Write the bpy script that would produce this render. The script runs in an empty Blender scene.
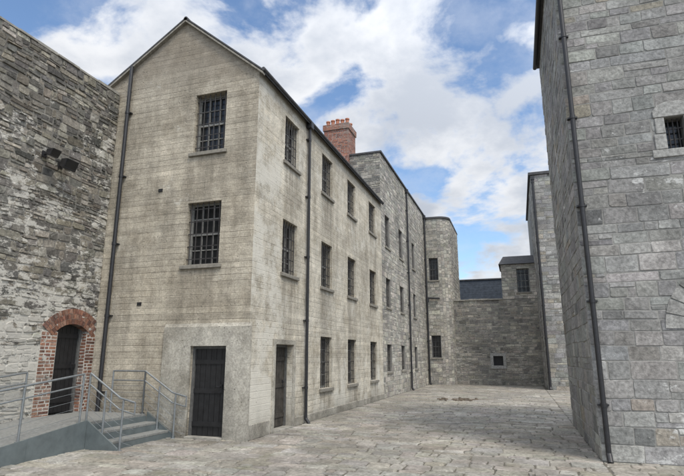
import bpy, math, random
from mathutils import Vector
S=bpy.context.scene
S.view_settings.view_transform='Standard'
S.view_settings.look='None'
S.view_settings.exposure=0
S.view_settings.gamma=1
COL=S.collection
R=random.Random(7)

# ---------------------------------------------------------------- materials
def newmat(name):
    m=bpy.data.materials.new(name); m.use_nodes=True
    nt=m.node_tree; nt.nodes.clear()
    out=nt.nodes.new('ShaderNodeOutputMaterial')
    b=nt.nodes.new('ShaderNodeBsdfPrincipled')
    nt.links.new(b.outputs[0],out.inputs[0])
    return m,nt,b
class NB:
    def __init__(s,nt):
        s.nt=nt
        s.pos=nt.nodes.new('ShaderNodeNewGeometry').outputs['Position']
    def n(s,t,**k):
        x=s.nt.nodes.new(t)
        for a,v in k.items(): setattr(x,a,v)
        return x
    def put(s,sock,v):
        if hasattr(v,'links') or hasattr(v,'is_linked'): s.nt.links.new(v,sock)
        else: sock.default_value=v
    def scale(s,vec,sc):
        x=s.n('ShaderNodeVectorMath',operation='MULTIPLY'); s.put(x.inputs[0],vec); x.inputs[1].default_value=sc; return x.outputs[0]
    def noise(s,scale=1,detail=5,rough=.55,vec=None,sc=(1,1,1),dist=0,off=None):
        v=vec if vec is not None else s.pos
        v=s.scale(v,sc)
        if off:
            a=s.n('ShaderNodeVectorMath',operation='ADD'); s.put(a.inputs[0],v); a.inputs[1].default_value=off; v=a.outputs[0]
        x=s.n('ShaderNodeTexNoise'); s.put(x.inputs['Vector'],v)
        x.inputs['Scale'].default_value=scale; x.inputs['Detail'].default_value=detail
        x.inputs['Roughness'].default_value=rough; x.inputs['Distortion'].default_value=dist
        return x.outputs['Fac']
    def rng(s,v,a,b,c,d,smooth=False):
        x=s.n('ShaderNodeMapRange')
        if smooth: x.interpolation_type='SMOOTHSTEP'
        s.put(x.inputs[0],v)
        for i,q in enumerate((a,b,c,d)): x.inputs[i+1].default_value=q
        return x.outputs[0]
    def math(s,op,a,b=0,c=0):
        x=s.n('ShaderNodeMath',operation=op); s.put(x.inputs[0],a); s.put(x.inputs[1],b); s.put(x.inputs[2],c); return x.outputs[0]
    def mix(s,f,a,b,mode='MIX'):
        x=s.n('ShaderNodeMix',data_type='RGBA',blend_type=mode)
        s.put(x.inputs[0],f); s.put(x.inputs[6],a); s.put(x.inputs[7],b); return x.outputs[2]
    def gray(s,v):
        x=s.n('ShaderNodeCombineColor'); 
        for i in range(3): s.put(x.inputs[i],v)
        return x.outputs[0]
    def bump(s,h,strength=.5,dist=.01,nrm=None):
        x=s.n('ShaderNodeBump'); s.put(x.inputs['Height'],h); x.inputs['Strength'].default_value=strength; x.inputs['Distance'].default_value=dist
        if nrm is not None: s.nt.links.new(nrm,x.inputs['Normal'])
        return x.outputs[0]
def c3(r,g,b): return (r,g,b,1)

def lime_mask(q,lime,limesc,limestr,lowz):
    l=q.noise(limesc,10,.78,off=(21,4,2),sc=(1,1,1.8)); l2=q.noise(.42,3,.5,off=(1,14,2))
    l=q.math('ADD',l,q.math('MULTIPLY',q.math('SUBTRACT',l2,.5),.6))
    if lowz:
        sp=q.n('ShaderNodeSeparateXYZ'); q.nt.links.new(q.pos,sp.inputs[0])
        l=q.math('ADD',l,q.rng(sp.outputs[2],lowz[0],lowz[1],lowz[2],0,True))
    return q.rng(l,.64-lime,.69-lime,0,limestr,True)
def mat_stone(name,lime=0.0,moss=0.0,dark=0.35,bumpd=.012,limecol=(.5,.49,.46),limestr=.8,grime=0,limesc=2.2,lowz=None,k=1.0):
    m,nt,b=newmat(name); q=NB(nt)
    at=q.n('ShaderNodeAttribute'); at.attribute_name='Col'
    fine=q.noise(16,9,.72); med=q.noise(3.4,7,.7,off=(3,1,7)); big=q.noise(.45,4,.6,off=(9,2,5))
    c=q.mix(1,at.outputs['Color'],q.gray(q.rng(fine,.27,.73,1-.58*k,1+.58*k)),'MULTIPLY')
    c=q.mix(1,c,q.gray(q.rng(med,.3,.7,1-.32*k,1+.28*k)),'MULTIPLY')
    c=q.mix(1,c,q.gray(q.rng(big,.35,.65,1-dark,1.1)),'MULTIPLY')
    if grime>0:
        l=q.noise(.9,9,.75,off=(15,4,2))
        c=q.mix(q.rng(l,.44,.62,0,grime,True),c,c3(.125,.112,.09))
    if lime>0: c=q.mix(lime_mask(q,lime,limesc,limestr,lowz),c,c3(*limecol))
    if moss>0:
        l=q.noise(1.3,7,.65,off=(5,24,2))
        c=q.mix(q.rng(l,.6-moss*.1,.72,0,.5,True),c,c3(.14,.14,.085))
    nt.links.new(c,b.inputs['Base Color'])
    b.inputs['Roughness'].default_value=.9; b.inputs['Specular IOR Level'].default_value=.25
    h=q.math('ADD',q.math('MULTIPLY',med,1.0),q.math('MULTIPLY',fine,.8))
    nt.links.new(q.bump(h,1.0,bumpd),b.inputs['Normal'])
    return m
def mat_mortar(name,col,col2,lime=None):
    m,nt,b=newmat(name); q=NB(nt)
    c=q.mix(q.rng(q.noise(1.2,6,.6),.35,.65,0,1),c3(*col),c3(*col2))
    f=q.noise(30,5,.7)
    c=q.mix(1,c,q.gray(q.rng(f,.3,.7,.75,1.2)),'MULTIPLY')
    if lime: c=q.mix(lime_mask(q,*lime[:4]),c,c3(*lime[4]))
    nt.links.new(c,b.inputs['Base Color']); b.inputs['Roughness'].default_value=.95
    nt.links.new(q.bump(f,.7,.008),b.inputs['Normal'])
    return m
def mat_concrete(name,a,bcol,cc,board=1.0,white=.0,streakk=1.0,damp=.62,stain=None,axis=0,eave=None,worn=None,gr=.5):
    """board-marked, weathered mass concrete; stain = (column ranges, sill heights) for run-off marks below sills"""
    m,nt,b=newmat(name); q=NB(nt)
    sp=q.n('ShaderNodeSeparateXYZ'); nt.links.new(q.pos,sp.inputs[0]); z=sp.outputs[2]; u=sp.outputs[axis]
    wob=q.noise(.6,3,.5,sc=(1,1,.6))
    zz=q.math('DIVIDE',q.math('ADD',z,q.math('MULTIPLY',wob,.05)),.145)
    fl=q.math('FLOOR',zz); fr=q.math('FRACT',zz)
    wn=q.n('ShaderNodeTexWhiteNoise',noise_dimensions='1D'); nt.links.new(fl,wn.inputs['W'])
    tone=q.rng(wn.outputs['Value'],0,1,1-.09*board,1+.08*board)
    edge=q.math('ABSOLUTE',q.math('SUBTRACT',fr,.5))
    brk=q.noise(1.0,7,.75,sc=(.5,.5,2.5),off=(4,4,4))
    groove=q.math('MULTIPLY',q.rng(edge,.42,.5,0,1,True),q.rng(brk,.36,.58,.0,1))
    big=q.noise(.38,5,.6,off=(2,7,1)); med=q.noise(1.3,9,.74,off=(8,3,3)); fine=q.noise(24,8,.78)
    blot=q.noise(4.5,8,.75,off=(1,9,3),sc=(1,1,1.2)); soft=q.noise(.8,5,.6,off=(11,19,3),sc=(1,1,.7))
    streak=q.noise(2.6,7,.7,sc=(1,1,.16),off=(3,3,9)); hor=q.noise(2.0,7,.7,sc=(.22,.22,4.5),off=(13,3,9))
    c=q.mix(q.rng(big,.35,.65,0,1),c3(*a),c3(*bcol))
    c=q.mix(q.rng(med,.46,.62,0,.9),c,c3(*cc))
    c=q.mix(1,c,q.gray(q.rng(soft,.35,.65,.84,1.12)),'MULTIPLY')
    c=q.mix(1,c,q.gray(tone),'MULTIPLY')
    c=q.mix(1,c,q.gray(q.rng(hor,.3,.7,1-.18*board,1+.16*board)),'MULTIPLY')
    c=q.mix(1,c,q.gray(q.rng(blot,.3,.7,.76,1.22)),'MULTIPLY')
    c=q.mix(1,c,q.gray(q.rng(streak,.33,.58,1-.28*streakk,1.08)),'MULTIPLY')
    c=q.mix(1,c,q.gray(q.rng(fine,.25,.75,.5,1.5)),'MULTIPLY')
    c=q.mix(q.math('MULTIPLY',groove,gr*board),c,c3(.115,.10,.078))
    if white>0:
        w=q.noise(.9,10,.8,off=(31,8,1))
        if worn:
            near=q.math('ADD',q.rng(u,worn[0],worn[1],.09,0,True),q.rng(z,0,2.4,.10,0,True))
            w=q.math('ADD',w,near)
        c=q.mix(q.rng(w,.62-white,.7-white*.5,0,.8,True),c,c3(.60,.575,.505))
    if stain:
        cols,zs=stain; cm=None
        for (p0,p1) in cols:
            k=q.math('MULTIPLY',q.rng(u,p0-.3,p0+.3,0,1,True),q.rng(u,p1-.3,p1+.3,1,0,True)); cm=k if cm is None else q.math('ADD',cm,k)
        zm=None
        for zt in zs:
            k=q.math('MULTIPLY',q.math('LESS_THAN',z,zt),q.rng(z,zt-1.7,zt,0,1)); zm=k if zm is None else q.math('ADD',zm,k)
        sn=q.noise(7,7,.7,sc=(1,1,.09),off=(2,2,8))
        c=q.mix(q.math('MULTIPLY',q.math('MULTIPLY',cm,zm),q.rng(sn,.38,.62,0,.75)),c,c3(.15,.13,.10))
    if eave:
        e=q.rng(q.math('ADD',z,q.math('MULTIPLY',streak,1.8)),eave-.6,eave+.8,0,.6,True)
        c=q.mix(e,c,c3(.16,.135,.105))
    vo=q.n('ShaderNodeTexVoronoi'); nt.links.new(q.pos,vo.inputs['Vector']); vo.inputs['Scale'].default_value=9
    pit=q.math('MULTIPLY',q.rng(vo.outputs['Distance'],.05,.14,1,0,True),q.rng(q.noise(1.1,3,.5,off=(0,5,5)),.46,.58,0,1))
    c=q.mix(q.math('MULTIPLY',pit,.6),c,c3(.07,.062,.05))
    d=q.math('ADD',z,q.math('MULTIPLY',med,-1.0))
    c=q.mix(1,c,q.gray(q.rng(d,-.55,.25,damp,1,True)),'MULTIPLY')
    nt.links.new(c,b.inputs['Base Color']); b.inputs['Roughness'].default_value=.92; b.inputs['Specular IOR Level'].default_value=.25
    h=q.math('ADD',q.math('MULTIPLY',fine,.5),q.math('MULTIPLY',med,.9))
    h=q.math('ADD',h,q.math('MULTIPLY',hor,.4*board)); h=q.math('SUBTRACT',h,q.math('MULTIPLY',groove,.4*board)); h=q.math('SUBTRACT',h,pit)
    nt.links.new(q.bump(h,1.0,.017),b.inputs['Normal'])
    return m
def mat_plain(name,col,rough=.6,metal=0,var=.25,scale=9,bumpd=.002,spec=.5,col2=None):
    m,nt,b=newmat(name); q=NB(nt)
    f=q.noise(scale,6,.65)
    if col2: c=q.mix(q.rng(f,.45,.65,0,1),c3(*col),c3(*col2))
    else: c=q.mix(1,c3(*col),q.gray(q.rng(f,.3,.7,1-var,1+var)),'MULTIPLY')
    nt.links.new(c,b.inputs['Base Color']); b.inputs['Roughness'].default_value=rough; b.inputs['Metallic'].default_value=metal
    b.inputs['Specular IOR Level'].default_value=spec
    nt.links.new(q.bump(f,.5,bumpd),b.inputs['Normal'])
    return m
ycols=[(11.95,12.9),(14.8,15.8),(17.47,18.47),(20.42,21.45)]
LIMEW=(.50,.48,.43)
M={}
M['rubble']=mat_stone('dark_rubble_stone',lime=.09,dark=.25,limecol=LIMEW,limestr=.85,bumpd=.025,limesc=3.2,lowz=(3.2,7.4,.11))
M['rubble_far']=mat_stone('grey_rubble_stone',lime=.05,dark=.3,limecol=(.42,.40,.35),bumpd=.015)
M['granite']=mat_stone('grey_granite_stone',lime=.04,dark=.25,limecol=(.46,.44,.39),limestr=.6)
M['granite_lime']=mat_stone('limewashed_granite',lime=.03,dark=.22,limecol=(.56,.555,.53),bumpd=.018,limesc=1.6,k=.9)
M['pave']=mat_stone('paving_stone',moss=.2,dark=.22,bumpd=.014,grime=.45,k=.95)
M['brick']=mat_stone('red_brick',dark=.25,bumpd=.005,lime=.05,limecol=(.24,.2,.17),limestr=.6)
M['mort_dark']=mat_mortar('dark_mortar',(.11,.102,.09),(.22,.207,.18),lime=(.09,3.2,.85,(3.2,7.4,.11),LIMEW))
M['mort']=mat_mortar('grey_mortar',(.19,.186,.172),(.27,.263,.243))
M['mort_ground']=mat_mortar('paving_joint_soil',(.075,.068,.052),(.13,.118,.092))
M['conc']=mat_concrete('board_marked_concrete',(.385,.343,.27),(.445,.405,.33),(.305,.268,.207),1.0,.035,stain=([(-7.45,-6.52)],[6.65,3.78]),axis=0,eave=9.6)
M['conc_side']=mat_concrete('pale_board_marked_concrete',(.485,.443,.362),(.55,.51,.425),(.385,.343,.268),.8,.09,stain=(ycols,[6.82,3.77,.75]),axis=1,eave=9.3,worn=(10.4,14.0))
M['patch']=mat_concrete('grey_cement_render',(.35,.328,.277),(.41,.388,.335),(.26,.24,.197),0,.03,.8,.7)
M['sill']=mat_plain('weathered_sill',(.20,.185,.155),.9,0,.35,12,.004)
M['iron']=mat_plain('black_painted_iron',(.016,.016,.018),.5,0,.4,20)
M['ironr']=mat_plain('dark_iron_grille',(.03,.027,.026),.65,0,.5,25)
M['frame']=mat_plain('weathered_window_paint',(.22,.22,.205),.7,0,.4,15)
M['darkframe']=mat_plain('dark_window_paint',(.09,.09,.086),.6,0,.35,15)
M['door']=mat_plain('black_painted_boards',(.012,.012,.013),.5,0,.5,8,.004)
M['door_side']=mat_plain('weathered_grey_brown_boards',(.05,.044,.037),.75,0,.5,8,.004,spec=.3)
M['slate']=mat_plain('dark_slate',(.06,.06,.062),.7,0,.35,6,.006,spec=.3)
M['steel']=mat_plain('galvanised_steel',(.22,.235,.24),.5,.5,.2,12)
M['fascia']=mat_plain('grey_green_painted_steel',(.115,.135,.137),.5,.1,.2,5)
M['deckm']=mat_plain('grey_deck_surface',(.19,.192,.18),.85,0,.3,18,.003)
M['pot']=mat_plain('terracotta',(.36,.14,.08),.8,0,.25,10)
M['coping']=mat_plain('pale_stone_coping',(.26,.247,.215),.9,0,.4,5,.012)
M['vouss']=mat_plain('dressed_granite',(.285,.28,.262),.9,0,.45,16,.015)
M['lamp']=mat_plain('black_plastic',(.018,.018,.02),.4,0,.2,10)
M['clad']=mat_plain('dark_blue_grey_slate',(.065,.077,.095),.8,.0,.3,4,spec=.2)
M['rust']=mat_plain('rusty_earth',(.12,.095,.07),.9,0,.5,6,.01,col2=(.07,.06,.048))
m,nt,b=newmat('dark_glass'); q=NB(nt)
b.inputs['Base Color'].default_value=c3(.015,.016,.017); b.inputs['Roughness'].default_value=.14; b.inputs['Specular IOR Level'].default_value=.4
nt.links.new(q.bump(q.noise(2.5,2,.5),.35,.01),b.inputs['Normal']); M['glass']=m

# ---------------------------------------------------------------- mesh helpers
class MB:
    def __init__(s): s.v=[]; s.f=[]; s.c=[]; s.mi=[]
    def add(s,vs,fs,col=(.3,.3,.3),mi=0):
        o=len(s.v); s.v+= [tuple(p) for p in vs]; s.c+=[col]*len(vs)
        for f in fs: s.f.append(tuple(o+i for i in f)); s.mi.append(mi)
    def box(s,x0,x1,y0,y1,z0,z1,col=(.3,.3,.3),mi=0):
        vs=[(x0,y0,z0),(x1,y0,z0),(x1,y1,z0),(x0,y1,z0),(x0,y0,z1),(x1,y0,z1),(x1,y1,z1),(x0,y1,z1)]
        s.add(vs,[(0,3,2,1),(4,5,6,7),(0,1,5,4),(1,2,6,5),(2,3,7,6),(3,0,4,7)],col,mi)
    def pbox(s,P,u0,u1,v0,v1,d0,d1,col=(.3,.3,.3),mi=0):
        vs=[P(u,v,d) for d in (d0,d1) for (u,v) in ((u0,v0),(u1,v0),(u1,v1),(u0,v1))]
        s.add(vs,[(0,3,2,1),(4,5,6,7),(0,1,5,4),(1,2,6,5),(2,3,7,6),(3,0,4,7)],col,mi)
    def tube(s,a,b,r,n=10,r2=None,col=(.3,.3,.3),mi=0):
        a=Vector(a);b=Vector(b);r2=r if r2 is None else r2
        d=(b-a).normalized(); t=Vector((0,0,1)) if abs(d.z)<.9 else Vector((1,0,0))
        e1=d.cross(t).normalized(); e2=d.cross(e1)
        vs=[]
        for p,rr in ((a,r),(b,r2)):
            for i in range(n):
                an=2*math.pi*i/n; vs.append(p+e1*rr*math.cos(an)+e2*rr*math.sin(an))
        fs=[(i,(i+1)%n,n+(i+1)%n,n+i) for i in range(n)]+[tuple(range(n))[::-1],tuple(range(n,2*n))]
        s.add(vs,fs,col,mi)
    def poly(s,vs,col=(.3,.3,.3),mi=0): s.add(vs,[tuple(range(len(vs)))],col,mi)
    def build(s,name,mats,parent=None,smooth=False,label=None,bevel=0):
        me=bpy.data.meshes.new(name); me.from_pydata(s.v,[],s.f)
        if not isinstance(mats,(list,tuple)): mats=[mats]
        for m in mats: me.materials.append(m)
        me.polygons.foreach_set('material_index',s.mi)
        at=me.color_attributes.new('Col','FLOAT_COLOR','POINT')
        flat=[]
        for c in s.c: flat+= [c[0],c[1],c[2],1.0]
        at.data.foreach_set('color',flat)
        if smooth: me.polygons.foreach_set('use_smooth',[True]*len(s.f))
        me.update()
        ob=bpy.data.objects.new(name,me); COL.objects.link(ob)
        if parent: ob.parent=parent
        if label: ob['label']=label
        if bevel:
            bm=ob.modifiers.new('b','BEVEL'); bm.width=bevel; bm.segments=2; bm.limit_method='ANGLE'
        return ob
def thing(name,label,cat,group=None):
    e=bpy.data.objects.new(name,None); e.empty_display_size=.2; COL.objects.link(e)
    e['label']=label; e['category']=cat
    if group: e['group']=group
    return e
def plane(O,U,N,V=(0,0,1)):
    O=Vector(O);U=Vector(U);N=Vector(N);V=Vector(V)
    return lambda u,v,d=0.0: O+U*u+V*v+N*d

def cells(us,vs,holes):
    out=[]
    for i in range(len(us)-1):
        for j in range(len(vs)-1):
            a,b_,c,d=us[i],us[i+1],vs[j],vs[j+1]
            mu,mv=(a+b_)/2,(c+d)/2
            if any(h[0]<mu<h[1] and h[2]<mv<h[3] for h in holes): continue
            out.append((a,b_,c,d))
    return out
def slab(mb,P,u0,u1,v0,v1,holes=(),depth=.28,d=0.0,mi=0,reveal=True):
    us=sorted(set([u0,u1]+[x for h in holes for x in h[:2] if u0<x<u1]))
    vs=sorted(set([v0,v1]+[x for h in holes for x in h[2:4] if v0<x<v1]))
    for (a,b_,c,e) in cells(us,vs,holes):
        mb.poly([P(a,c,d),P(b_,c,d),P(b_,e,d),P(a,e,d)],mi=mi)
    if reveal:
        for h in holes:
            a,b_,c,e=h[:4]
            mb.poly([P(a,c,d),P(a,e,d),P(a,e,-depth),P(a,c,-depth)],mi=mi)
            mb.poly([P(b_,e,d),P(b_,c,d),P(b_,c,-depth),P(b_,e,-depth)],mi=mi)
            mb.poly([P(a,e,d),P(b_,e,d),P(b_,e,-depth),P(a,e,-depth)],mi=mi)
            if c>0.01: mb.poly([P(b_,c,d),P(a,c,d),P(a,c,-depth),P(b_,c,-depth)],mi=mi)
def stones(mb,P,u0,u1,v0,v1,holes,hr,lr,pal,gap=.014,prot=(.004,.018),split=0.0,warp=.0,mi=1,var=.12,cut=.2,rnd=None,keep=1.0,jit=.006,bev=.012,hgrad=None):
    rnd=rnd or R
    edges=sorted(set([v0,v1]+[x for h in holes for x in h[2:4] if v0<x<v1]))
    ph=rnd.random()*9
    def W(u,v):
        if not warp: return v
        e=min(v-v0,v1-v,.3)/.3
        return v+warp*e*(math.sin(u*1.7+v*2.1+ph)+.6*math.sin(u*4.3-v*3.3+ph*2))
    def one(a,b_,c,e):
        if rnd.random()>keep: return
        w=b_-a; h=e-c
        if w<gap*1.8 or h<gap*1.8: return
        g=gap*.5*(.4+rnd.random()*1.3)
        a+=g;b_-=g;c+=g;e-=g
        k=min(w,h)*cut; 
        def ks(): return k*(.15+rnd.random()**2*1.3)
        ko=[ks() for _ in range(8)]
        pts=[(a+ko[0],c),(b_-ko[1],c),(b_,c+ko[2]),(b_,e-ko[3]),(b_-ko[4],e),(a+ko[5],e),(a,e-ko[6]),(a,c+ko[7])]
        J=min(jit,h*.12)
        pts=[(p[0]+rnd.uniform(-J,J),p[1]+rnd.uniform(-J,J)) for p in pts]
        pr=rnd.uniform(*prot); tx=rnd.uniform(-.3,.3)*pr; ty=rnd.uniform(-.3,.3)*pr
        cu,cv=(a+b_)/2,(c+e)/2
        bv=min(bev,h*.12)
        col=rnd.choice(pal); br=1+rnd.uniform(-var,var)*1.6
        col=tuple(max(0.01,x*br*(1+rnd.uniform(-.025,.025))) for x in col)
        vs=[P(x,W(x,y),-.004) for x,y in pts]
        for x,y in pts:
            su=(x-cu)/(w/2); sv=(y-cv)/(h/2)
            vs.append(P(x-su*bv,W(x,y)-sv*bv,pr+tx*su+ty*sv))
        fs=[(i,(i+1)%8,8+(i+1)%8,8+i) for i in range(8)]+[tuple(range(8,16))]
        mb.add(vs,fs,col,mi)
    for bi in range(len(edges)-1):
        A,B=edges[bi],edges[bi+1]
        v=A; rows=[]
        while v<B-1e-4:
            k=1 if not hgrad else (hgrad if v<4 else 1)
            h=rnd.uniform(*hr)*k
            if B-(v+h)<hr[0]*.7: h=B-v
            rows.append((v,v+h)); v+=h
        for (c,e) in rows:
            blk=sorted([(h[0],h[1]) for h in holes if h[2]<(c+e)/2<h[3]])
            segs=[];cur=u0
            for a,b_ in blk:
                if a>cur: segs.append((cur,min(a,u1)))
                cur=max(cur,b_)
            if cur<u1: segs.append((cur,u1))
            for sa,sb in segs:
                u=sa
                while u<sb-1e-4:
                    L=rnd.uniform(*lr)
                    if rnd.random()<.12: L*=1.5
                    if sb-(u+L)<lr[0]*.8: L=sb-u
                    if L>lr[1]*2: L=lr[1]
                    if rnd.random()<split:
                        m=(e-c); k=rnd.choice((.35,.5,.65)); x=u+L*rnd.uniform(.3,.7)
                        if rnd.random()<.5:
                            one(u,u+L,c,c+m*k); one(u,x,c+m*k,e); one(x,u+L,c+m*k,e)
                        else:
                            one(u,x,c,c+m*k); one(x,u+L,c,c+m*k); one(u,u+L,c+m*k,e)
                    else: one(u,u+L,c,e)
                    u+=L
PAL_DARK=[(.17,.158,.137),(.14,.132,.117),(.21,.193,.16),(.115,.11,.10),(.235,.213,.172),(.175,.156,.126),(.30,.28,.235)]
PAL_GRAN=[(.265,.26,.243),(.29,.283,.264),(.25,.246,.232),(.27,.262,.242),(.31,.301,.277),(.235,.233,.224),(.26,.255,.242),(.28,.275,.258),(.265,.26,.248),(.245,.24,.228),(.275,.27,.254),(.285,.279,.262),(.255,.252,.242),(.27,.266,.252),(.34,.333,.31),(.17,.168,.162),(.275,.25,.208)]
PAL_WING=[(.35,.33,.287),(.30,.283,.248),(.38,.36,.312),(.27,.259,.232),(.33,.309,.262),(.42,.392,.335)]
PAL_FAR=[(.27,.252,.214),(.23,.217,.189),(.31,.287,.243),(.19,.181,.162),(.34,.315,.265)]
PAL_BRICK=[(.205,.10,.066),(.175,.083,.058),(.24,.122,.08),(.135,.073,.056),(.245,.145,.105)]
PAL_PAVE=[(.285,.267,.232),(.265,.25,.221),(.31,.289,.249),(.245,.232,.206),(.28,.26,.22),(.295,.28,.248),(.27,.248,.206)]

# planes
F=plane((-5.63,0,0),(0,1,0),(1,0,0))          # long facade (u = y)
G=plane((0,10.37,0),(1,0,0),(0,-1,0))          # gable face (u = x)
LW=plane((-9.9,0,0),(0,1,0),(1,0,0))
RF=plane((0,10.4,0),(1,0,0),(0,-1,0))
RX=1.22
RS=plane((RX,0,0),(0,-1,0),(-1,0,0))         # u = -y

def window(par,P,u0,u1,v0,v1,depth=.2,nb=4,nh=4,sill=True,fm='frame',label=None,grille=True,cols=3,rows=4):
    w=MB(); t=.05
    w.pbox(P,u0,u0+t,v0,v1,-depth-.05,-depth); w.pbox(P,u1-t,u1,v0,v1,-depth-.05,-depth)
    w.pbox(P,u0+t,u1-t,v0,v0+t,-depth-.05,-depth); w.pbox(P,u0+t,u1-t,v1-t,v1,-depth-.05,-depth)
    mid=(v0+v1)/2
    w.pbox(P,u0+t,u1-t,mid-.025,mid+.025,-depth-.05,-depth+.005)
    for i in range(1,cols):
        u=u0+(u1-u0)*i/cols; w.pbox(P,u-.012,u+.012,v0+t,v1-t,-depth-.045,-depth-.008)
    for i in range(1,rows):
        if i*2==rows: continue
        v=v0+(v1-v0)*i/rows; w.pbox(P,u0+t,u1-t,v-.012,v+.012,-depth-.043,-depth-.01)
    wo=w.build('window',M[fm],par,label=label)
    g=MB(); g.pbox(P,u0-.02,u1+.02,v0-.02,v1+.02,-depth-.12,-depth-.035); g.build('glass',M['glass'],wo)
    if grille:
        g=MB(); dd=-.07
        for i in range(nb):
            u=u0+(u1-u0)*(i+.5)/nb
            a=P(u,v0-.0,dd); b_=P(u,v1,dd); g.tube(a,b_,.0125,6)
        for i in range(nh):
            v=v0+(v1-v0)*(i+.5)/nh
            g.pbox(P,u0,u1,v-.012,v+.012,dd-.024,dd-.013)
        g.build('grille',M['ironr'],wo)
    if sill:
        g=MB(); g.pbox(P,u0-.09,u1+.09,v0-.10,v0-.003,-.19,.06); g.build('sill',M['sill'],wo,bevel=.012)
    return wo
def drainpipe(par,P,u,z0,z1,d=.09,r=.045,name='drainpipe',shoe=True,hop=True):
    g=MB(); g.tube(P(u,z0+(.12 if shoe else 0),d),P(u,z1,d),r,12)
    z=z0+.9
    while z<z1:
        g.tube(P(u,z,d),P(u,z+.07,d),r*1.2,12); g.pbox(P,u-.09,u+.09,z+.02,z+.05,0.0,d-.02); z+=1.8
    if shoe: g.tube(P(u,z0+.14,d),P(u,z0+.01,d+.1),r*1.1,12)
    if hop:
        g.pbox(P,u-.1,u+.1,z1-.2,z1,.01,d+.09)
    return g.build(name,M['iron'],par,bevel=0)

# ---------------------------------------------------------------- ground
g=MB(); g.poly([(-400,-400,0),(400,-400,0),(400,400,0),(-400,400,0)])
o=g.build('ground',M['mort_ground']); o['kind']='structure'
GP=plane((0,0,.004),(1,0,0),(0,0,1),(0,1,0))
g=MB(); rp=random.Random(3)
for (a,b_,c,d) in ((-9.9,RX,1.0,10.37),(RX,7,1.0,10.37),(-5.6,RX,10.37,22.0),(RX,7,15.7,31)):
    stones(g,GP,a,b_,c,d,[],(.20,.42),(.24,.62),PAL_PAVE,gap=.020,prot=(.004,.016),split=.18,warp=.045,mi=0,cut=.2,rnd=rp,jit=.022,var=.09,bev=.014)
stones(g,GP,-5.6,RX,22.0,35.5,[],(.24,.46),(.32,.75),PAL_PAVE,gap=.020,prot=(.004,.012),split=.1,warp=.04,mi=0,cut=.18,rnd=rp,jit=.018,var=.09,bev=.010)
o=g.build('pavement',M['pave']); o['kind']='structure'

# ---------------------------------------------------------------- concrete gabled block
B=thing('prison_block','long three storey gabled block of weathered board-marked concrete','building')
fw=[]
for k,(a,b_) in enumerate(ycols):
    fw.append((a,b_,6.92,8.24)); fw.append((a,b_,3.87,5.3))
    if k: fw.append((a,b_,.83,2.35))
fdoor=(11.68,12.75,0,2.05)
gw=[(-7.43,-6.53,6.74,8.33),(-7.46,-6.52,3.88,5.43)]
gdoor=(-7.10,-6.17,0,1.99)
AX,AZ=-7.88,10.60; EZ=8.72; LZ=8.95; LX=-10.35
w=MB()
slab(w,G,LX,-5.63,0,EZ,gw+[gdoor],.3)
w.poly([G(LX,EZ),G(-5.63,EZ),G(AX,AZ),G(LX,LZ)])
w.build('gable_wall',M['conc'],B)
w=MB(); slab(w,F,10.37,22.5,0,EZ,fw+[fdoor],.3)
w.poly([(LX,10.37,0),(LX,10.37,LZ),(LX,22.5,LZ),(LX,22.5,0)])
w.poly([(LX,22.5,0),(LX,22.5,LZ),(AX,22.5,AZ),(-5.63,22.5,EZ),(-5.63,22.5,0)])
w.build('side_wall',M['conc_side'],B)
# cement patch around gable door
w=MB()
pv=.05
for (a,b_,c,d) in cells([-7.84,-7.10,-6.17,-5.57],[0,1.99,2.42],[gdoor]):
    w.pbox(G,a,b_,c,d,-.01,pv)
w.add([G(-7.84,2.42,0),G(-5.57,2.42,0),G(-5.57,2.42,pv),G(-7.84,2.42,pv),G(-7.84,2.5,0),G(-5.57,2.5,0)],[(3,2,5,4),(0,3,4),(1,5,2)])
w.build('cement_surround',M['patch'],B)
w=MB(); w.pbox(F,10.36,11.45,0,.32,-.01,.035); w.pbox(F,12.95,22.5,0,.22,-.01,.03)
w.build('plinth',M['patch'],B,bevel=.015)
w=MB(); t=.13
for (a,b_,c,d) in ((fdoor[0]-t,fdoor[0],0,fdoor[3]+t),(fdoor[1],fdoor[1]+t,0,fdoor[3]+t),(fdoor[0],fdoor[1],fdoor[3],fdoor[3]+t)):
    w.pbox(F,a,b_,c,d,-.01,.04)
w.build('door_surround',M['patch'],B,bevel=.01)
for h in gw: window(B,G,*h,nb=6,nh=5,fm='frame')
for h in fw: window(B,F,*h,nb=6,nh=5,fm='frame')
def door(par,P,u0,u1,v0,v1,depth=.16,label=None,mat='door'):
    d=MB(); n=6; t=.06
    d.pbox(P,u0,u1,v0,v1,-depth-.08,-depth-.02)
    for i in range(n):
        a=u0+t+(u1-u0-2*t)*i/n; b_=u0+t+(u1-u0-2*t)*(i+1)/n
        d.pbox(P,a+.004,b_-.004,v0+.02,v1-t,-depth-.02,-depth)
    for v in (v0+.28,(v0+v1)/2,v1-.35):
        d.pbox(P,u0+t,u1-t,v-.05,v+.05,-depth,-depth+.02)
    o=d.build('door',M[mat],par,label=label)
    f=MB(); f.pbox(P,u0,u0+t,v0,v1,-depth-.02,-depth+.045); f.pbox(P,u1-t,u1,v0,v1,-depth-.02,-depth+.045); f.pbox(P,u0+t,u1-t,v1-t,v1,-depth-.02,-depth+.045)
    f.build('door_frame',M['darkframe'],o)
    h=MB(); h.pbox(P,u1-.2,u1-.14,v0+.95,v0+1.13,-depth,-depth+.03); h.tube(P(u1-.17,v0+1.08,-depth+.03),P(u1-.17,v0+1.08,-depth+.09),.014,8); h.tube(P(u1-.17,v0+1.08,-depth+.08),P(u1-.27,v0+1.08,-depth+.08),.012,8)
    h.build('handle',M['iron'],o)
    return o
door(B,G,*gdoor[:2],0.02,1.99,depth=.12,label='near-black boarded door in the gable')
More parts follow.
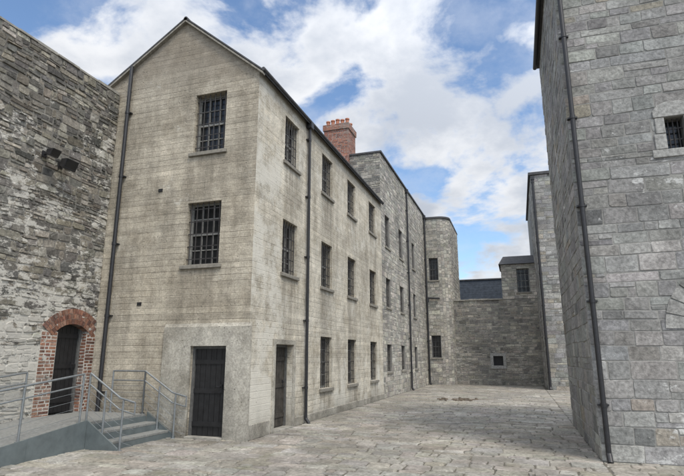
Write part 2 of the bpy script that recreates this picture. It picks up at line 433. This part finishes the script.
door(B,F,*fdoor[:2],0.045,fdoor[3],depth=.2,mat='door_side',label='weathered brown-grey boarded door')
w=MB(); w.pbox(G,-7.1,-6.17,0.002,.05,-.11,.09); w.build('threshold',M['coping'],B,bevel=.01)
w=MB(); w.pbox(F,fdoor[0]+.003,fdoor[1]-.003,0.002,.042,-.29,.07); w.build('threshold',M['coping'],B,bevel=.008)
# roof
w=MB(); th=.07; yo0,yo1=10.27,22.49
def slope(x0,z0,x1,z1):
    w.add([(x0,yo0,z0),(x1,yo0,z1),(x1,yo1,z1),(x0,yo1,z0),(x0,yo0,z0+th),(x1,yo0,z1+th),(x1,yo1,z1+th),(x0,yo1,z0+th)],
      [(0,1,2,3),(4,7,6,5),(0,4,5,1),(1,5,6,2),(2,6,7,3),(3,7,4,0)])
sr=(AZ-EZ)/(AX+5.63)
slope(-5.5,EZ+.13*sr+.005,AX,AZ+.005); slope(LX-.1,LZ-.05,AX,AZ+.005)
rf=w.build('roof',M['slate'],B)
w=MB(); w.tube((AX,yo0,AZ+th-.03),(AX,yo1,AZ+th-.03),.06,8)
w.build('ridge',M['slate'],rf)
w=MB()
for (x0,z0) in ((-5.5,EZ+.13*sr),(LX-.05,LZ-.03)):
    w.add([(x0,10.27,z0-.05),(AX,10.27,AZ-.05),(AX,10.27,AZ+.03),(x0,10.27,z0+.03),(x0,10.40,z0-.05),(AX,10.40,AZ-.05),(AX,10.40,AZ+.03),(x0,10.40,z0+.03)],
      [(0,1,2,3),(4,7,6,5),(3,2,6,7),(0,4,5,1),(0,3,7,4),(1,5,6,2)])
w.build('verge',M['sill'],rf)
w=MB(); w.tube((-5.5,10.3,EZ-.02),(-5.5,22.45,EZ-.02),.05,10); w.build('gutter',M['slate'],rf)
drainpipe(B,F,13.5,0,EZ-.02,.09,.042)
drainpipe(B,G,-9.5,.0,9.5,.1,.05,hop=False)
for (u,v) in ((-8.3,5.85),(-8.65,3.0)):
    w=MB(); w.pbox(G,u-.06,u+.06,v-.04,v+.04,-.01,.02); w.build('air_vent',M['iron'],B)
# ---------------------------------------------------------------- stone wing
W2=thing('stone_wing','tall grey rubble stone wing adjoining the concrete block','building')
WZ=11.25
wh=[]
for (a,b_) in ((23.25,24.15),(26.3,27.2),(29.9,30.7)):
    for (c,d) in ((6.85,8.4),(4.0,5.35),(1.1,2.3)):
        wh.append((a,b_,c,d))
w=MB(); slab(w,F,22.5,34.6,0,WZ,wh,.3)
WF=plane((0,22.5,0),(1,0,0),(0,-1,0))
slab(w,WF,-10.4,-5.63,8.0,WZ)
w.poly([(-10.4,22.5,WZ),(-5.63,22.5,WZ),(-5.63,34.6,WZ),(-10.4,34.6,WZ)])
w.poly([(-10.4,22.5,0),(-10.4,22.5,WZ),(-10.4,34.6,WZ),(-10.4,34.6,0)])
r2=random.Random(11)
stones(w,F,22.5,34.6,0,WZ,wh,(.13,.27),(.22,.55),PAL_WING,gap=.012,prot=(.003,.012),split=.3,warp=.012,rnd=r2,cut=.1)
stones(w,WF,-10.4,-5.63,8.0,WZ,[],(.13,.27),(.22,.55),PAL_FAR,gap=.012,split=.3,rnd=r2,cut=.1)
w.build('wall',[M['mort'],M['granite']],W2)
for h in wh: window(W2,F,*h,nb=4,nh=4,fm='darkframe')
w=MB(); w.box(-5.9,-5.55,22.45,34.6,WZ+.003,WZ+.10); w.box(-10.4,-5.9,22.45,22.8,WZ+.003,WZ+.10); w.build('coping',M['slate'],W2,bevel=.01)
drainpipe(W2,F,28.3,0,WZ-.05,.1,.05)
drainpipe(W2,F,34.25,0,WZ-.05,.1,.06)
# chimney on the wing
cx0,cx1,cy0,cy1=-8.4,-7.15,22.3,23.5; CT=12.95
ch=MB()
for P,a,b_ in ((plane((0,cy0,0),(1,0,0),(0,-1,0)),cx0,cx1),(plane((cx1,0,0),(0,1,0),(1,0,0)),cy0,cy1)):
    slab(ch,P,a,b_,9.5,CT)
    stones(ch,P,a,b_,9.5,CT-.3,[],(.073,.077),(.20,.23),[(x*1.45,y*1.08,z*1.0) for x,y,z in PAL_BRICK],gap=.012,prot=(.002,.006),cut=.05,rnd=r2,var=.12,jit=.002)
    P2=lambda u,v,d=0,P=P: P(u,v,d+.05)
    slab(ch,P2,a-.05,b_+.05,CT-.3,CT)
    stones(ch,P2,a-.05,b_+.05,CT-.3,CT,[],(.073,.077),(.20,.23),[(x*1.3,y*1.05,z*1.0) for x,y,z in PAL_BRICK],gap=.012,prot=(.002,.006),cut=.05,rnd=r2,jit=.002)
ch.box(cx0+.001,cx1-.001,cy0+.001,cy1-.001,9.5,CT-.01)
ch.box(cx0-.049,cx1+.049,cy0-.049,cy1+.049,CT-.299,CT-.001)
co=ch.build('chimney',[M['mort'],M['brick']],W2)
for i in range(5):
    p=MB(); x=cx0+.13+i*.25; y=cy0+.25; hp=.24+.05*((i*7)%3)/2
    p.tube((x,y,CT),(x,y,CT+hp),.1,12,.085); p.tube((x,y,CT+hp),(x,y,CT+hp+.06),.11,12)
    p.build('chimney_pot',M['pot'],co)
for i in range(3):
    p=MB(); x=cx0+.38+i*.36; y=cy0+.85
    p.tube((x,y,CT),(x,y,CT+.26),.1,12,.085); p.tube((x,y,CT+.26),(x,y,CT+.32),.11,12)
    p.build('chimney_pot',M['pot'],co)

# ---------------------------------------------------------------- stair tower (rounded)
T=thing('stone_tower','rounded grey stone stair tower with dark coping','tower')
tw=MB(); rt=random.Random(5); TZ=11.0
pts=[(-5.72,34.5),(-4.75,34.55)]
cxr,cyr,rr=-4.75,35.35,.8
for i in range(1,7):
    an=-math.pi/2+math.pi/2*i/6; pts.append((cxr+rr*math.cos(an),cyr+rr*math.sin(an)))
pts.append((cxr+rr,40))
twins=[(.35,.95,6.75,8.25),(.35,.95,1.7,3.1)]
TP=None
for i in range(len(pts)-1):
    a=Vector((*pts[i],0)); b_=Vector((*pts[i+1],0)); L=(b_-a).length; U=(b_-a)/L; N=U.cross(Vector((0,0,1)))
    P=plane(a,U,N); hs=twins if i==0 else []
    if i==0: TP=P
    slab(tw,P,0,L,0,TZ,hs,.25)
    stones(tw,P,0,L,0,TZ,hs,(.18,.28),(.22,.45),PAL_WING,gap=.012,rnd=rt,split=.2 if L>.5 else 0,cut=.08)
tw.build('wall',[M['mort'],M['granite']],T)
for h in twins: window(T,TP,*h,nb=3,nh=3,fm='darkframe')
tw=MB(); top=[(x,y) for x,y in pts]+[(-5.72,40)]
cc=Vector((-4.9,37)); big=[]
for x,y in top:
    d=Vector((x,y))-cc; d=d*(1+.1/d.length); big.append((d.x+cc.x,d.y+cc.y))
n=len(big)
tw.add([(x,y,TZ) for x,y in big]+[(x,y,TZ+.12) for x,y in big]+[(-4.9,37,TZ+.35)],[(i,(i+1)%n,n+(i+1)%n,n+i) for i in range(n)]+[tuple(range(n))[::-1]]+[(n+i,n+(i+1)%n,2*n) for i in range(n)])
tw.build('roof',M['slate'],T)
tw=MB(); tw.tube((-5.5,34.36,5.55),(-4.72,34.40,5.5),.06,8); tw.tube((-5.5,34.36,5.3),(-5.5,34.36,5.6),.08,8); tw.build('overflow_pipe',M['iron'],T)

# ---------------------------------------------------------------- end wall and things behind
E=thing('courtyard_end_wall','high dark rubble wall closing the courtyard','wall')
EP=plane((0,35.5,0),(1,0,0),(0,-1,0))
eh=[(-1.6,-1.0,1.2,1.8)]
w=MB(); slab(w,EP,-4.6,1.6,0,5.4,eh,.3)
re=random.Random(8)
stones(w,EP,-4.6,1.6,0,5.4,eh,(.12,.24),(.2,.5),PAL_FAR,gap=.014,rnd=re,split=.4,warp=.014,cut=.12)
w.box(-4.6,1.6,35.85,36.1,0,5.39)
w.build('wall',[M['mort'],M['rubble_far']],E)
w=MB(); re2=random.Random(9); x=-4.6
while x<-.78:
    L=re2.uniform(.3,.6); L=min(L,-.77-x)
    w.box(x+.005,x+L-.005,35.4,36.15,5.403,5.403+re2.uniform(.07,.13)); x+=L
w.build('coping',M['coping'],E)
w=MB()
for (a,b_,c,d) in cells([-1.78,-1.6,-1.0,-.82],[1.0,1.2,1.8,1.98],eh): w.pbox(EP,a,b_,c,d,-.02,.05)
w.build('vent_surround',M['vouss'],E,bevel=.01)
w=MB(); w.pbox(EP,-1.6,-1.0,1.2,1.8,-.34,-.26)
for i in range(4): w.tube(EP(-1.6+.12+i*.12,1.2,-.05),EP(-1.6+.12+i*.12,1.8,-.05),.015,6)
w.build('vent_grille',M['iron'],E)
H=thing('lookout_house','small stone house with slate roof above the end wall','house')
HP=plane((0,35.52,0),(1,0,0),(0,-1,0))
hh=[(.2,.98,5.85,7.4)]
w=MB(); slab(w,HP,-.76,1.55,5.42,7.72,hh,.25); stones(w,HP,-.76,1.55,5.42,7.72,hh,(.15,.25),(.22,.5),PAL_WING,gap=.014,rnd=re,split=.2,cut=.1)
HL=plane((-.76,0,0),(0,-1,0),(-1,0,0)); slab(w,HL,-38.5,-35.52,5.42,7.72); stones(w,HL,-38.5,-35.52,5.42,7.72,[],(.15,.25),(.22,.5),PAL_WING,gap=.014,rnd=re,split=.2,cut=.1)
w.box(-.74,1.54,35.9,38.5,0,7.7)
w.build('wall',[M['mort'],M['granite']],H)
window(H,HP,*hh[0],nb=3,nh=3,fm='frame')
w=MB()
w.add([(-.9,35.38,7.73),(1.65,35.38,7.73),(1.65,38.6,7.73),(-.9,38.6,7.73),(-.6,36.6,8.45),(1.65,36.6,8.45),(1.65,37.3,8.45),(-.6,37.3,8.45)],[(0,3,2,1),(4,5,6,7),(0,1,5,4),(1,2,6,5),(2,3,7,6),(3,0,4,7)])
w.build('roof',M['slate'],H)
C=thing('slate_hung_building','flat-topped building hung with dark blue-grey slates behind the wall','building')
w=MB(); w.box(-6.5,-.5,45.05,52,0,8.1)
# individual hung slates, very thin laps
z=4.0; rc=random.Random(2); k=0
while z<7.95:
    x=-6.5+(.15 if k%2 else 0)
    while x<-.6:
        t_=rc.uniform(.004,.012); w.box(x+.004,x+.296,45.048-t_,45.046,z+.004,min(z+.2,8.09)); x+=.3
    z+=.205; k+=1
w.build('wall',M['clad'],C)
w=MB(); w.box(-6.56,-.44,44.97,52.1,8.103,8.2); w.build('roof',M['slate'],C)

# ---------------------------------------------------------------- right: near building
N1=thing('granite_cell_block','tall block of coursed grey granite with barred opening','building')
RZ=10.5; rn=random.Random(21)
rwin=(2.88,3.20,5.5,6.12)
w=MB(); slab(w,RF,RX,8,0,RZ,[rwin],.35)
SK=dict(gap=.011,prot=(.002,.013),split=.12,warp=.010,rnd=rn,var=.085,cut=.10,bev=.009,hgrad=1.15,jit=.009)
stones(w,RF,RX,8,0,RZ,[rwin],(.14,.31),(.22,.66),PAL_GRAN,**SK)
slab(w,RS,-15.6,-10.4,0,RZ)
stones(w,RS,-15.6,-10.4,0,RZ,[],(.14,.31),(.22,.66),PAL_GRAN,**SK)
w.poly([(RX,15.6,0),(8,15.6,0),(8,15.6,RZ),(RX,15.6,RZ)])
w.poly([(8,10.4,0),(8,15.6,0),(8,15.6,RZ),(8,10.4,RZ)])
w.build('wall',[M['mort'],M['granite_lime']],N1)
# window surround: blocky jambs, lintel with shallow shaped head, sill
w=MB()
for (a,b_,c,d) in ((2.68,2.88,5.5,5.80),(2.72,2.88,5.81,6.12),(3.20,3.40,5.5,5.80),(3.20,3.36,5.81,6.12),(2.62,3.46,5.34,5.495)): w.pbox(RF,a,b_,c,d,-.02,.03)
hd=[(2.70,6.13),(3.38,6.13),(3.38,6.27),(3.28,6.38),(3.16,6.43),(2.92,6.43),(2.80,6.38),(2.70,6.27)]
nh_=len(hd)
w.add([RF(x,z,-.02) for x,z in hd]+[RF(x,z,.032) for x,z in hd],[tuple(range(nh_))[::-1],tuple(range(nh_,2*nh_))]+[(i,(i+1)%nh_,nh_+(i+1)%nh_,nh_+i) for i in range(nh_)])
so=w.build('window_surround',M['vouss'],N1,bevel=.012)
w=MB()
w.pbox(RF,2.88,3.20,5.5,6.12,-.33,-.25)
wo=w.build('window',M['glass'],N1)
w=MB()
for i in range(3): w.tube(RF(2.96+i*.08,5.5,-.1),RF(2.96+i*.08,6.12,-.1),.012,6)
for i in range(2): w.pbox(RF,2.88,3.20,5.70+i*.22,5.725+i*.22,-.13,-.11)
w.build('grille',M['ironr'],wo)
# relieving arch: curved voussoirs
w=MB()
nv=13; seg=4
for i in range(nv):
    A0=math.pi*i/nv+.012;A1=math.pi*(i+1)/nv-.012
    br=rn.uniform(.9,1.2)
    for s_ in range(seg):
        a0=A0+(A1-A0)*s_/seg; a1=A0+(A1-A0)*(s_+1)/seg
        q4=[]
        for d in (-.02,.024):
            for (r,an) in ((.86,a0),(1.14,a0),(1.14,a1),(.86,a1)):
                q4.append(RF(3.58+r*math.cos(an),2.22+r*math.sin(an),d))
        w.add(q4,[(0,3,2,1),(4,5,6,7),(0,1,5,4),(2,3,7,6),(1,2,6,5)]+([(3,0,4,7)] if s_==0 else []),(.28*br,.274*br,.256*br))
w.build('blind_arch',M['granite'],N1)
drainpipe(N1,RF,1.32,0,RZ-.1,.09,.045,shoe=True)
w=MB()
w.add([(1.08,10.2,RZ+.003),(8.3,10.2,RZ+.003),(8.3,15.7,RZ+.003),(1.08,15.7,RZ+.003),(3,12.4,RZ+1.6),(6.5,12.4,RZ+1.6),(6.5,13.4,RZ+1.6),(3,13.4,RZ+1.6)],[(0,3,2,1),(4,5,6,7),(0,1,5,4),(1,2,6,5),(2,3,7,6),(3,0,4,7)])
ro=w.build('roof',M['slate'],N1)
w=MB(); w.tube((1.09,10.15,RZ+.0),(1.09,15.65,RZ+.0),.06,10); w.tube((1.09,10.15,RZ),(8.3,10.15,RZ),.06,10)
w.build('gutter',M['iron'],ro)

# ---------------------------------------------------------------- right: far building
N2=thing('far_granite_block','tall grey stone block with slate coping at the courtyard corner','building')
FP=plane((0,31,0),(1,0,0),(0,-1,0)); FS=plane((1.36,0,0),(0,-1,0),(-1,0,0))
w=MB(); slab(w,FP,1.36,9,0,12.2); stones(w,FP,1.36,9,0,12.2,[],(.18,.32),(.3,.7),PAL_FAR+PAL_GRAN,gap=.013,rnd=rn,split=.15,cut=.08)
slab(w,FS,-42,-31,0,12.2); stones(w,FS,-36,-31,0,12.2,[],(.18,.32),(.3,.7),PAL_GRAN,gap=.013,rnd=rn,cut=.08)
w.poly([(9,31,0),(9,42,0),(9,42,12.2),(9,31,12.2)])
w.build('wall',[M['mort'],M['granite']],N2)
w=MB(); w.box(1.24,9.1,30.88,42,12.203,12.36); w.build('roof',M['slate'],N2)
drainpipe(N2,FP,1.46,0,12.1,.1,.07)

# ---------------------------------------------------------------- left boundary wall
L=thing('boundary_wall','high dark rubble boundary wall with patches of lime','wall')
rl=random.Random(14)
dh=(9.22,10.09,.0,2.60)
w=MB(); slab(w,LW,-4,10.36,0,8.72,[dh],.5)
stones(w,LW,1.5,10.36,0,8.72,[dh],(.10,.24),(.12,.40),PAL_DARK,gap=.016,prot=(.002,.034),split=.45,warp=.022,rnd=rl,var=.20,jit=.014,cut=.28)
w.box(-10.5,-10.45,-4,10.36,0,8.72)
w.poly([(-10.45,-4,8.72),(-9.9,-4,8.72),(-9.9,10.36,8.72),(-10.45,10.36,8.72)])
w.build('wall',[M['mort_dark'],M['rubble']],L)
w=MB(); y=-4
while y<10.3:
    l=rl.uniform(.35,.7); l=min(l,10.34-y); w.box(-10.5,-9.86+rl.uniform(-.02,.02),y+.004,y+l-.004,8.723,8.723+rl.uniform(.04,.08)); y+=l
w.build('coping',M['coping'],L)
# brick surround
w=MB()
for (a,b_) in ((8.80,9.23),(10.08,10.355)):
    w.pbox(LW,a,b_,.3,2.3,-.33,.03)
    PB=lambda u,v,d=0: LW(u,v,d+.03)
    stones(w,PB,a,b_,.3,2.3,[],(.074,.078),(.10,.22),PAL_BRICK,gap=.012,prot=(.002,.007),cut=.05,rnd=rl,mi=1,jit=.002)
JP=plane((-9.9,10.08,0),(1,0,0),(0,-1,0))
stones(w,JP,-.32,.03,.5,2.3,[],(.074,.078),(.10,.22),PAL_BRICK,gap=.012,prot=(.003,.008),cut=.05,rnd=rl,mi=1,jit=.002)
ac=(9.655,1.80); r0=.70
A0=math.radians(36);A1=math.radians(144)
for ring in range(3):
    nn=18+ring*3
    ra=r0+ring*.12; rb=ra+.113
    for i in range(nn):
        a0=A0+(A1-A0)*i/nn+.006; a1=A0+(A1-A0)*(i+1)/nn-.006
        if ac[0]+rb*math.cos(a0)>10.36: continue
        q4=[]
        for d in (-.3 if ring==0 else 0,.035+rl.uniform(0,.006)):
            for (r,an) in ((ra,a0),(rb,a0),(rb,a1),(ra,a1)): q4.append(LW(ac[0]+r*math.cos(an),ac[1]+r*math.sin(an),d))
        br=rl.uniform(.8,1.2); cb=rl.choice(PAL_BRICK)
        w.add(q4,[(0,3,2,1),(4,5,6,7),(0,1,5,4),(1,2,6,5),(2,3,7,6),(3,0,4,7)],tuple(k*br for k in cb),1)
prev=None
for i in range(19):
    an=A0+(A1-A0)*i/18; pt=(ac[0]+r0*math.cos(an),ac[1]+r0*math.sin(an)); pu=(ac[0]+(r0+.355)*math.cos(an),ac[1]+(r0+.355)*math.sin(an))
    pt=(min(pt[0],10.355),pt[1]); pu=(min(pu[0],10.355),pu[1])
    if prev: w.add([LW(*prev[0],.028),LW(*prev[1],.028),LW(*pu,.028),LW(*pt,.028)],[(0,1,2,3)],mi=0)
    prev=(pt,pu)
w.build('brick_surround',[M['mort_dark'],M['brick']],L)
door(L,LW,9.24,10.07,.5,2.58,depth=.17,label='recessed dark door under a brick arch')

# floodlights
def flood(y,z,k):
    e=thing('floodlight','small black floodlight on a bracket on the rubble wall','light','floodlights on the rubble wall')
    w=MB(); w.pbox(LW,y-.06,y+.06,z-.07,z+.07,.02,.05); w.tube(LW(y,z,.04),LW(y,z,.22),.02,8); w.build('bracket',M['lamp'],e)
    w=MB()
    w.add([(-9.58,y-.2*k,z-.16*k),(-9.58,y+.2*k,z-.16*k),(-9.74,y+.14*k,z-.06*k),(-9.74,y-.14*k,z-.06*k),(-9.48,y-.2*k,z+.1*k),(-9.48,y+.2*k,z+.1*k),(-9.72,y+.14*k,z+.14*k),(-9.72,y-.14*k,z+.14*k)],
         [(0,3,2,1),(4,5,6,7),(0,1,5,4),(1,2,6,5),(2,3,7,6),(3,0,4,7)]); 
    w.build('housing',M['lamp'],e,bevel=.01)
    w=MB()
    w.add([(-9.574,y-.17*k,z-.14*k),(-9.574,y+.17*k,z-.14*k),(-9.476,y+.17*k,z+.085*k),(-9.476,y-.17*k,z+.085*k)],[(0,1,2,3)])
    w.build('lens',M['glass'],e)
flood(8.72,6.10,.9); flood(8.27,6.22,.6)

# ---------------------------------------------------------------- access ramp
A=thing('access_ramp','grey steel ramp and steps with tubular railings at brick doorway','ramp')
dx0,dx1=-9.86,-8.12; y0,y1=8.5,10.25; hz=.5
def rz(y): return hz if y>=y0 else max(.03,hz-(y0-y)*.125)
w=MB()
w.box(dx0,dx1,y0,y1,hz-.05,hz)
ye=y0-3.7
w.add([(dx0,ye,.0),(dx1,ye,.0),(dx1,y0-.003,hz-.05),(dx0,y0-.003,hz-.05),(dx0,ye,.04),(dx1,ye,.04),(dx1,y0-.003,hz),(dx0,y0-.003,hz)],[(0,3,2,1),(4,5,6,7),(0,1,5,4),(1,2,6,5),(2,3,7,6),(3,0,4,7)])
w.build('deck',M['deckm'],A)
w=MB()
w.add([(dx1+.003,ye,0),(dx1+.003,y0,0),(dx1+.003,y0,hz+.04),(dx1+.003,ye,.07),(dx1+.033,ye,0),(dx1+.033,y0,0),(dx1+.033,y0,hz+.04),(dx1+.033,ye,.07)],[(0,3,2,1),(4,5,6,7),(0,1,5,4),(1,2,6,5),(2,3,7,6),(3,0,4,7)])
for yy in (5.9,7.2):
    w.box(dx1+.033,dx1+.037,yy,yy+.012,.01,rz(yy)+.02)
w.build('side_panel',M['fascia'],A)
tr=.31
for i in range(2):
    s=MB(); z=hz-(i+1)*.165; s.box(dx1+.01+i*tr,dx1+.01+(i+1)*tr+.02,y0+.05,y1,z-.045,z); s.build('step',M['deckm'],A,bevel=.004)
    s=MB(); s.box(dx1+.0+i*tr+.012,dx1+i*tr+.03,y0+.05,y1,z+.002,z+.118); s.build('riser',M['fascia'],A)
s=MB(); s.box(dx1+2*tr+.012,dx1+2*tr+.03,y0+.05,y1,0,.122); s.build('riser',M['fascia'],A)
for yy in (y0+.0,y1+.0):
    s=MB(); X0=dx1+.036; X1=dx1+2*tr+.18
    s.add([(X0,yy,0),(X1,yy,0),(X1,yy,.06),(X0,yy,hz+.04),(X0,yy+.03,0),(X1,yy+.03,0),(X1,yy+.03,.06),(X0,yy+.03,hz+.04)],[(0,3,2,1),(4,5,6,7),(0,1,5,4),(1,2,6,5),(2,3,7,6),(3,0,4,7)])
    s.build('stringer',M['fascia'],A)
def rail(pts,name='railing',posts=None,H=.93,levels=(.93,.72),wires=(.15,.3,.45,.6)):
    r=MB(); P=[Vector(p) for p in pts]
    for i in range(len(P)-1):
        for h in levels: r.tube(P[i]+Vector((0,0,h)),P[i+1]+Vector((0,0,h)),.019 if h==levels[0] else .015,10)
        for h in wires: r.tube(P[i]+Vector((0,0,h)),P[i+1]+Vector((0,0,h)),.004,6)
    for p in P[1:-1]:
        for h in levels: r.tube(p+Vector((0,0,h-.018)),p+Vector((0,0,h+.018)),.020,10)
    for e0,e1 in ((P[0],P[1]),(P[-1],P[-2])):
        r.tube(e0+Vector((0,0,levels[0])),e0+Vector((0,0,levels[1])),.015,8)
    o=r.build(name,M['steel'],A,smooth=False)
    for p in (posts or pts):
        q_=MB(); p=Vector(p)
        q_.tube(p+Vector((0,0,-.02)),p+Vector((0,0,H)),.021,10); q_.tube(p+Vector((0,0,-.01)),p+Vector((0,0,.02)),.05,10)
        q_.build('post',M['steel'],o)
xo=dx1-.06
ramp_pts=[(xo,ye+.1,.05)]+[(xo,y,rz(y)) for y in (5.9,7.1,8.4)]
rail([ramp_pts[0],ramp_pts[-1]],posts=ramp_pts)
xi=dx0+.08
rail([(xi,ye+.1,.05),(xi,y0,hz)],posts=[(xi,ye+.1,.05),(xi,6.0,rz(6.0)),(xi,7.3,rz(7.3)),(xi,y0,hz)])
for yy in (y0+.07,y1-.04):
    rail([(xo,yy,hz),(dx1+2*tr+.1,yy,.04),(dx1+2*tr+.46,yy,-.04)],posts=[(xo,yy,hz),(dx1+tr+.05,yy,.17),(dx1+2*tr+.18,yy,.0)])
rail([(xo-.9,y1-.04,hz),(xo,y1-.04,hz)])

# small pile of rusty rubble on paving
K=MB(); rk=random.Random(4)
for i in range(34):
    x=-2.7+rk.gauss(0,.42); y=22.8+rk.gauss(0,.3); s_=rk.uniform(.04,.12); h=rk.uniform(.03,.07); an=rk.uniform(0,3)
    vs=[]
    for zz,k in ((.005,1),(h,.75)):
        for j in range(6):
            t=an+j*math.pi/3; vs.append((x+s_*k*math.cos(t)*rk.uniform(.8,1.2),y+s_*k*.8*math.sin(t),.012+zz))
    K.add(vs,[(j,(j+1)%6,6+(j+1)%6,6+j) for j in range(6)]+[tuple(range(6,12))])
o=K.build('rubble_pile',M['rust']); o['kind']='stuff'; o['label']='low scatter of dark brown rubble on the paving'; o['category']='rubble'

# ---------------------------------------------------------------- sun, sky
sun=bpy.data.lights.new('sun','SUN'); sun.energy=2.8; sun.angle=math.radians(15); sun.color=(1,.93,.82)
so=bpy.data.objects.new('sun',sun); COL.objects.link(so)
az=math.radians(132); el=math.radians(57)   # azimuth clockwise from +y
D=Vector((math.sin(az)*math.cos(el),math.cos(az)*math.cos(el),math.sin(el)))
so.rotation_euler=D.to_track_quat('Z','Y').to_euler()
wd=bpy.data.worlds.new('World'); S.world=wd; wd.use_nodes=True
nt=wd.node_tree; nt.nodes.clear(); q=NB.__new__(NB); q.nt=nt
out=nt.nodes.new('ShaderNodeOutputWorld'); bg=nt.nodes.new('ShaderNodeBackground'); nt.links.new(bg.outputs[0],out.inputs[0])
sky=nt.nodes.new('ShaderNodeTexSky'); sky.sky_type='NISHITA'; sky.sun_disc=False; sky.sun_elevation=el; sky.sun_rotation=az
sky.air_density=1.0; sky.dust_density=.5; sky.ozone_density=1.2
tc=nt.nodes.new('ShaderNodeTexCoord'); gen=tc.outputs['Generated']; q.pos=gen
sp=q.n('ShaderNodeSeparateXYZ'); nt.links.new(gen,sp.inputs[0])
den=q.math('ADD',q.math('MAXIMUM',sp.outputs[2],0),.35)
cb=q.n('ShaderNodeCombineXYZ'); nt.links.new(q.math('DIVIDE',sp.outputs[0],den),cb.inputs[0]); nt.links.new(q.math('DIVIDE',sp.outputs[1],den),cb.inputs[1])
pv=cb.outputs[0]
n1=q.noise(3.3,11,.56,vec=pv,off=(1.3,8.4,0),dist=.2)
n2=q.noise(3.9,8,.55,vec=pv,off=(7.1,5.7,3))
nb_=q.noise(1.1,2,.5,vec=pv,off=(4.4,2.2,5))
nn_=q.math('ADD',n1,q.math('MULTIPLY',q.math('SUBTRACT',nb_,.5),.12))
mask=q.rng(nn_,.43,.545,0,.97,True)
thin=q.rng(q.noise(5.2,9,.62,vec=pv,off=(2.7,1.1,9)),.42,.7,0,.25,True)
mask=q.math('MAXIMUM',mask,thin)
shade=q.rng(q.math('ADD',q.math('MULTIPLY',n2,.5),q.math('MULTIPLY',nn_,.5)),.43,.62,0,1,True)
cl=q.mix(shade,c3(8.5,8.6,8.8),c3(5.2,5.6,6.3))
# clouds are brighter towards the sun
dt=q.n('ShaderNodeVectorMath',operation='DOT_PRODUCT'); nt.links.new(gen,dt.inputs[0]); dt.inputs[1].default_value=D
glow=q.math('ADD',1.0,q.math('MULTIPLY',q.math('POWER',q.math('MAXIMUM',q.math('ADD',q.math('MULTIPLY',dt.outputs['Value'],.75),.25),0),2.0),3.2))
cl=q.mix(1,cl,q.gray(glow),'MULTIPLY')
skyc=q.mix(1,sky.outputs[0],c3(1.75,1.9,2.0),'MULTIPLY')
c=q.mix(mask,skyc,cl)
nt.links.new(c,bg.inputs['Color']); bg.inputs['Strength'].default_value=.1

# ---------------------------------------------------------------- camera
cam=bpy.data.cameras.new('camera'); co=bpy.data.objects.new('camera',cam); COL.objects.link(co)
cam.sensor_width=36; cam.lens=517/684*36; cam.clip_end=2000
co.location=(0,0,1.75); co.rotation_euler=(math.radians(90+12.95),0,math.radians(18.5))
S.camera=co
